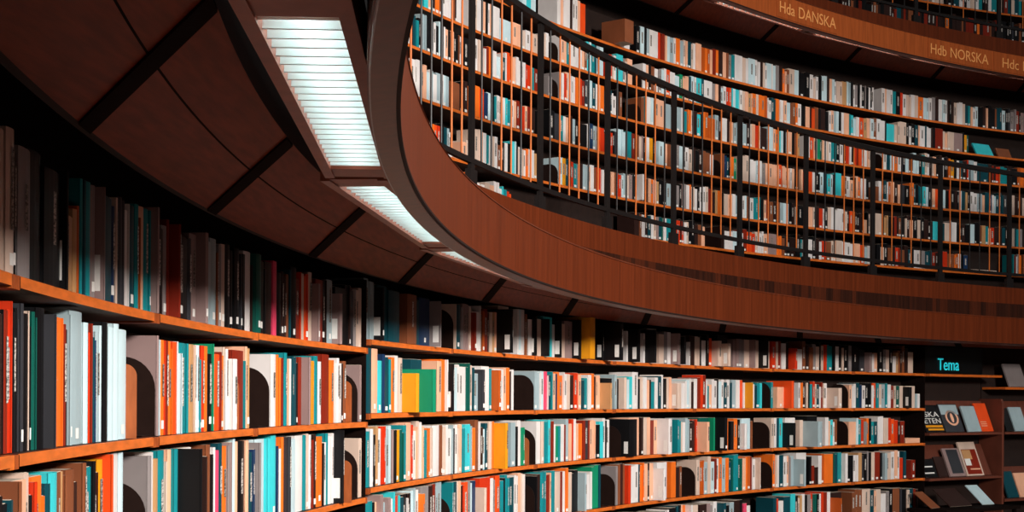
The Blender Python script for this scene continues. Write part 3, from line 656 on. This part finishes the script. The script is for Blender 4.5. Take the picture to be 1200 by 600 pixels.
def face_book(px0, px1, hbot, H, col, label, lean=22, deco=None, rr=None, name='book'):
    rr = rr or R1 + .05
    ta, tb = th_at(px0, rr, hbot), th_at(px1, rr, hbot); tm = (ta + tb) / 2; W = (tb - ta) * rr - .004
    root = empty(name, P(rr, tm, hbot + .0085), 0); root.rotation_euler = (Matrix.Rotation(-tm, 3, 'Z') @ Matrix.Rotation(R(-lean), 3, 'X')).to_euler()
    tag(root, label, 'book', 'face-out books in the display cases')
    mb = MB(); th_ = .016
    mb.box(-W / 2, W / 2, 0, .002, 0, H); mb.box(-W / 2, W / 2, th_ - .002, th_, 0, H); mb.box(-W / 2, -W / 2 + .002, .002, th_ - .002, 0, H)
    mb.build('cover', M['bk_' + col], root)
    mb = MB(); mb.box(-W / 2 + .0024, W / 2 - .003, .0024, th_ - .0024, .002, H - .002); mb.build('pages', M['pages'], root)
    def rect(x0, x1, z0, z1, mat, nm, y=-.0008):
        mb = MB(); mb.poly([(x0 * W, y, z0 * H), (x1 * W, y, z0 * H), (x1 * W, y, z1 * H), (x0 * W, y, z1 * H)]); mb.build(nm, mat, root)
    def oval(cx, cz, rx, rz, mat, nm, y=-.0008):
        mb = MB(); mb.poly([(cx * W + rx * W * math.cos(a * PI / 12), y, cz * H + rz * H * math.sin(a * PI / 12)) for a in range(24)]); mb.build(nm, mat, root)
    def words(s, x, z, size, mat):
        me = text_mesh(s, size, .0004); me.materials.clear(); me.materials.append(mat); wt = max(v.co.x for v in me.vertices)
        me.transform(Matrix(((W * .9 / wt, 0, 0, x * W), (0, 0, -1, -.001), (0, 1, 0, z * H), (0, 0, 0, 1))))
        o = bpy.data.objects.new('lettering', me); C.objects.link(o); o.parent = root
    if deco: deco(rect, oval, words, H)
    return root
def dk1(rect, oval, words, H):
    words('ISKA', -.46, .56, H * .27, M['label']); words('ETEN', -.46, .32, H * .27, M['label'])
    rect(-.44, .46, .17, .25, M['bk_y'], 'orange_line'); rect(-.36, .47, .06, .13, M['bk_y'], 'orange_line')
def dk2(rect, oval, words, H):
    rect(-.47, .47, .62, .97, M['bk_s'], 'pale_band'); oval(.05, .5, .34, .28, M['bk_p'], 'oval_emblem'); oval(.05, .5, .25, .21, M['bk_d'], 'oval_ring', -.0011); oval(.05, .5, .08, .17, M['bk_p'], 'figure', -.0014)
def dk4(rect, oval, words, H):
    for z in (.32, .25, .18): rect(-.4, .1, z, z + .025, M['bk_p'], 'title_line')
def dk_bars(rect, oval, words, H):
    rect(-.45, .3, .55, .62, M['label'], 'white_bar'); rect(-.45, .3, .2, .27, M['label'], 'white_bar')
def dk_dark(rect, oval, words, H): rect(-.3, .4, .1, .95, M['bk_d'], 'dark_field')
def dk_brown(rect, oval, words, H):
    rect(-.42, .42, .04, .78, M['bk_R'], 'brown_field'); rect(-.4, .1, .48, .76, M['bk_x'], 'tan_shape', -.0011); rect(-.38, -.05, .3, .5, M['label'], 'white_shape', -.0012); rect(-.2, .38, .17, .21, M['bk_p'], 'title_line', -.0012)
face_book(1084, 1106, -.30, .27, 'k', 'black book with big white and orange lettering, first under the Tema sign', deco=dk1)
face_book(1107, 1129, -.30, .28, 'd', 'charcoal book with peach oval emblem on the display shelf', deco=dk2)
face_book(1133, 1149, -.30, .26, 's', 'silver grey book between the emblem book and the scarlet book')
face_book(1149, 1163, -.30, .29, 'O', 'scarlet book with pale title lines on the display shelf', deco=dk4)
face_book(1083, 1098, -.72, .18, 'k', 'black book with two white bars on the lower display shelf', deco=dk_bars)
face_book(1099, 1110, -.72, .20, 'n', 'narrow dark brown book beside the one with white bars')
face_book(1112, 1131, -.72, .28, 'h', 'mauve book with dark centre field on the lower display shelf', deco=dk_dark)
face_book(1132, 1152, -.72, .34, 'c', 'tall pale-bordered book with brown field on the lower display shelf', deco=dk_brown)
face_book(1181, 1202, .135, .24, 'g', 'grey book face out on the topmost shelf past the Tema sign')
face_book(1178, 1187, -.30, .24, 'k', 'black book at the edge of the dim display case')
face_book(1188, 1203, -.30, .25, 's', 'silver grey book past the divider of the display cases')
face_book(1180, 1193, -.95, .27, 'T', 'dark teal book low in the dim display case')
face_book(1194, 1208, -.95, .25, 'p', 'peach book low in the dim display case')
# low magazines under the display
tq = th_at(1120, R1 - .1, -1.0)
tb_ = tag(empty('display_table', P(R1 - .22, tq, -EYE), -tq), 'low dark table of magazines below the display case', 'table')
T = frame_at(R1 - .22, tq, 0)
mb = MB(); mb.box(-.65, .5, -.22, .2, -1.0, -.97, T=T); part(mb, 'table_top', M['rib'], tb_)
for x in (-.62, .45):
    for y in (-.19, .16):
        mb = MB(); mb.box(x, x + .03, y, y + .03, -EYE, -1.0, T=T); part(mb, 'leg', M['rib'], tb_)
def magazine(px, col, label, W, D, rot, tilt=38, dr=.0):
    t = th_at(px, R1 - .2, -.95); root = empty('magazine', P(R1 - .22 + dr, t, -.968)); root.rotation_euler = (Matrix.Rotation(-t + R(rot), 3, 'Z') @ Matrix.Rotation(R(tilt), 3, 'X')).to_euler()
    tag(root, label, 'magazine', 'magazines on the low table')
    mb = MB(); mb.box(-W / 2, W / 2, 0, D, 0, .002); mb.box(-W / 2, W / 2, 0, D, .006, .008); mb.box(-W / 2, -W / 2 + .002, 0, D, .002, .006); mb.build('cover', M['bk_' + col], root)
    mb = MB(); mb.box(-W / 2 + .002, W / 2 - .001, .001, D - .001, .002, .006); mb.build('pages', M['pages'], root)
magazine(1122, 'n', 'dark brown magazine propped on the low table', .34, .24, 0)
magazine(1154, 'l', 'pale blue magazine propped on the low table', .16, .27, -6)
magazine(1092, 'b', 'brown magazine propped at the end of the low table', .17, .22, 8)

# ------------------------------------------------------------------ loose things on the shelves
def flat_book(px0, px1, rad, h, th_, col, label, D=.15):
    rr = rad + .03; ta, tb = th_at(px0, rr, h), th_at(px1, rr, h); tm = (ta + tb) / 2; W = (tb - ta) * rr
    root = tag(empty('book', P(rr, tm, h), -tm), label, 'book', 'books lying flat')
    mb = MB(); mb.box(-W / 2, W / 2, 0, D, .0005, .003); mb.box(-W / 2, W / 2, 0, D, th_ - .0025, th_); mb.box(-W / 2, W / 2, 0, .003, .003, th_ - .0025); mb.build('cover', M['bk_' + col], root)
    mb = MB(); mb.box(-W / 2 + .003, W / 2 - .003, .0032, D - .003, .0031, th_ - .0026); mb.build('pages', M['pages'], root)
flat_book(1059, 1076, R1, B_SH['S3'], .045, 'p', 'peach book lying flat at the end of the third shelf')
flat_book(1136, 1166, R2, T_SH['T5'], .035, 'c', 'cream book lying flat on the lowest shelf behind the railing')
face_book(1143, 1163, T_SH['T1'], .15, 'a', 'aqua book face out on the second shelf behind the railing', 30, rr=R2 + .04)
face_book(1168, 1184, T_SH['T1'], .11, 'b', 'brown book face out beside the aqua book behind the railing', 25, rr=R2 + .04)
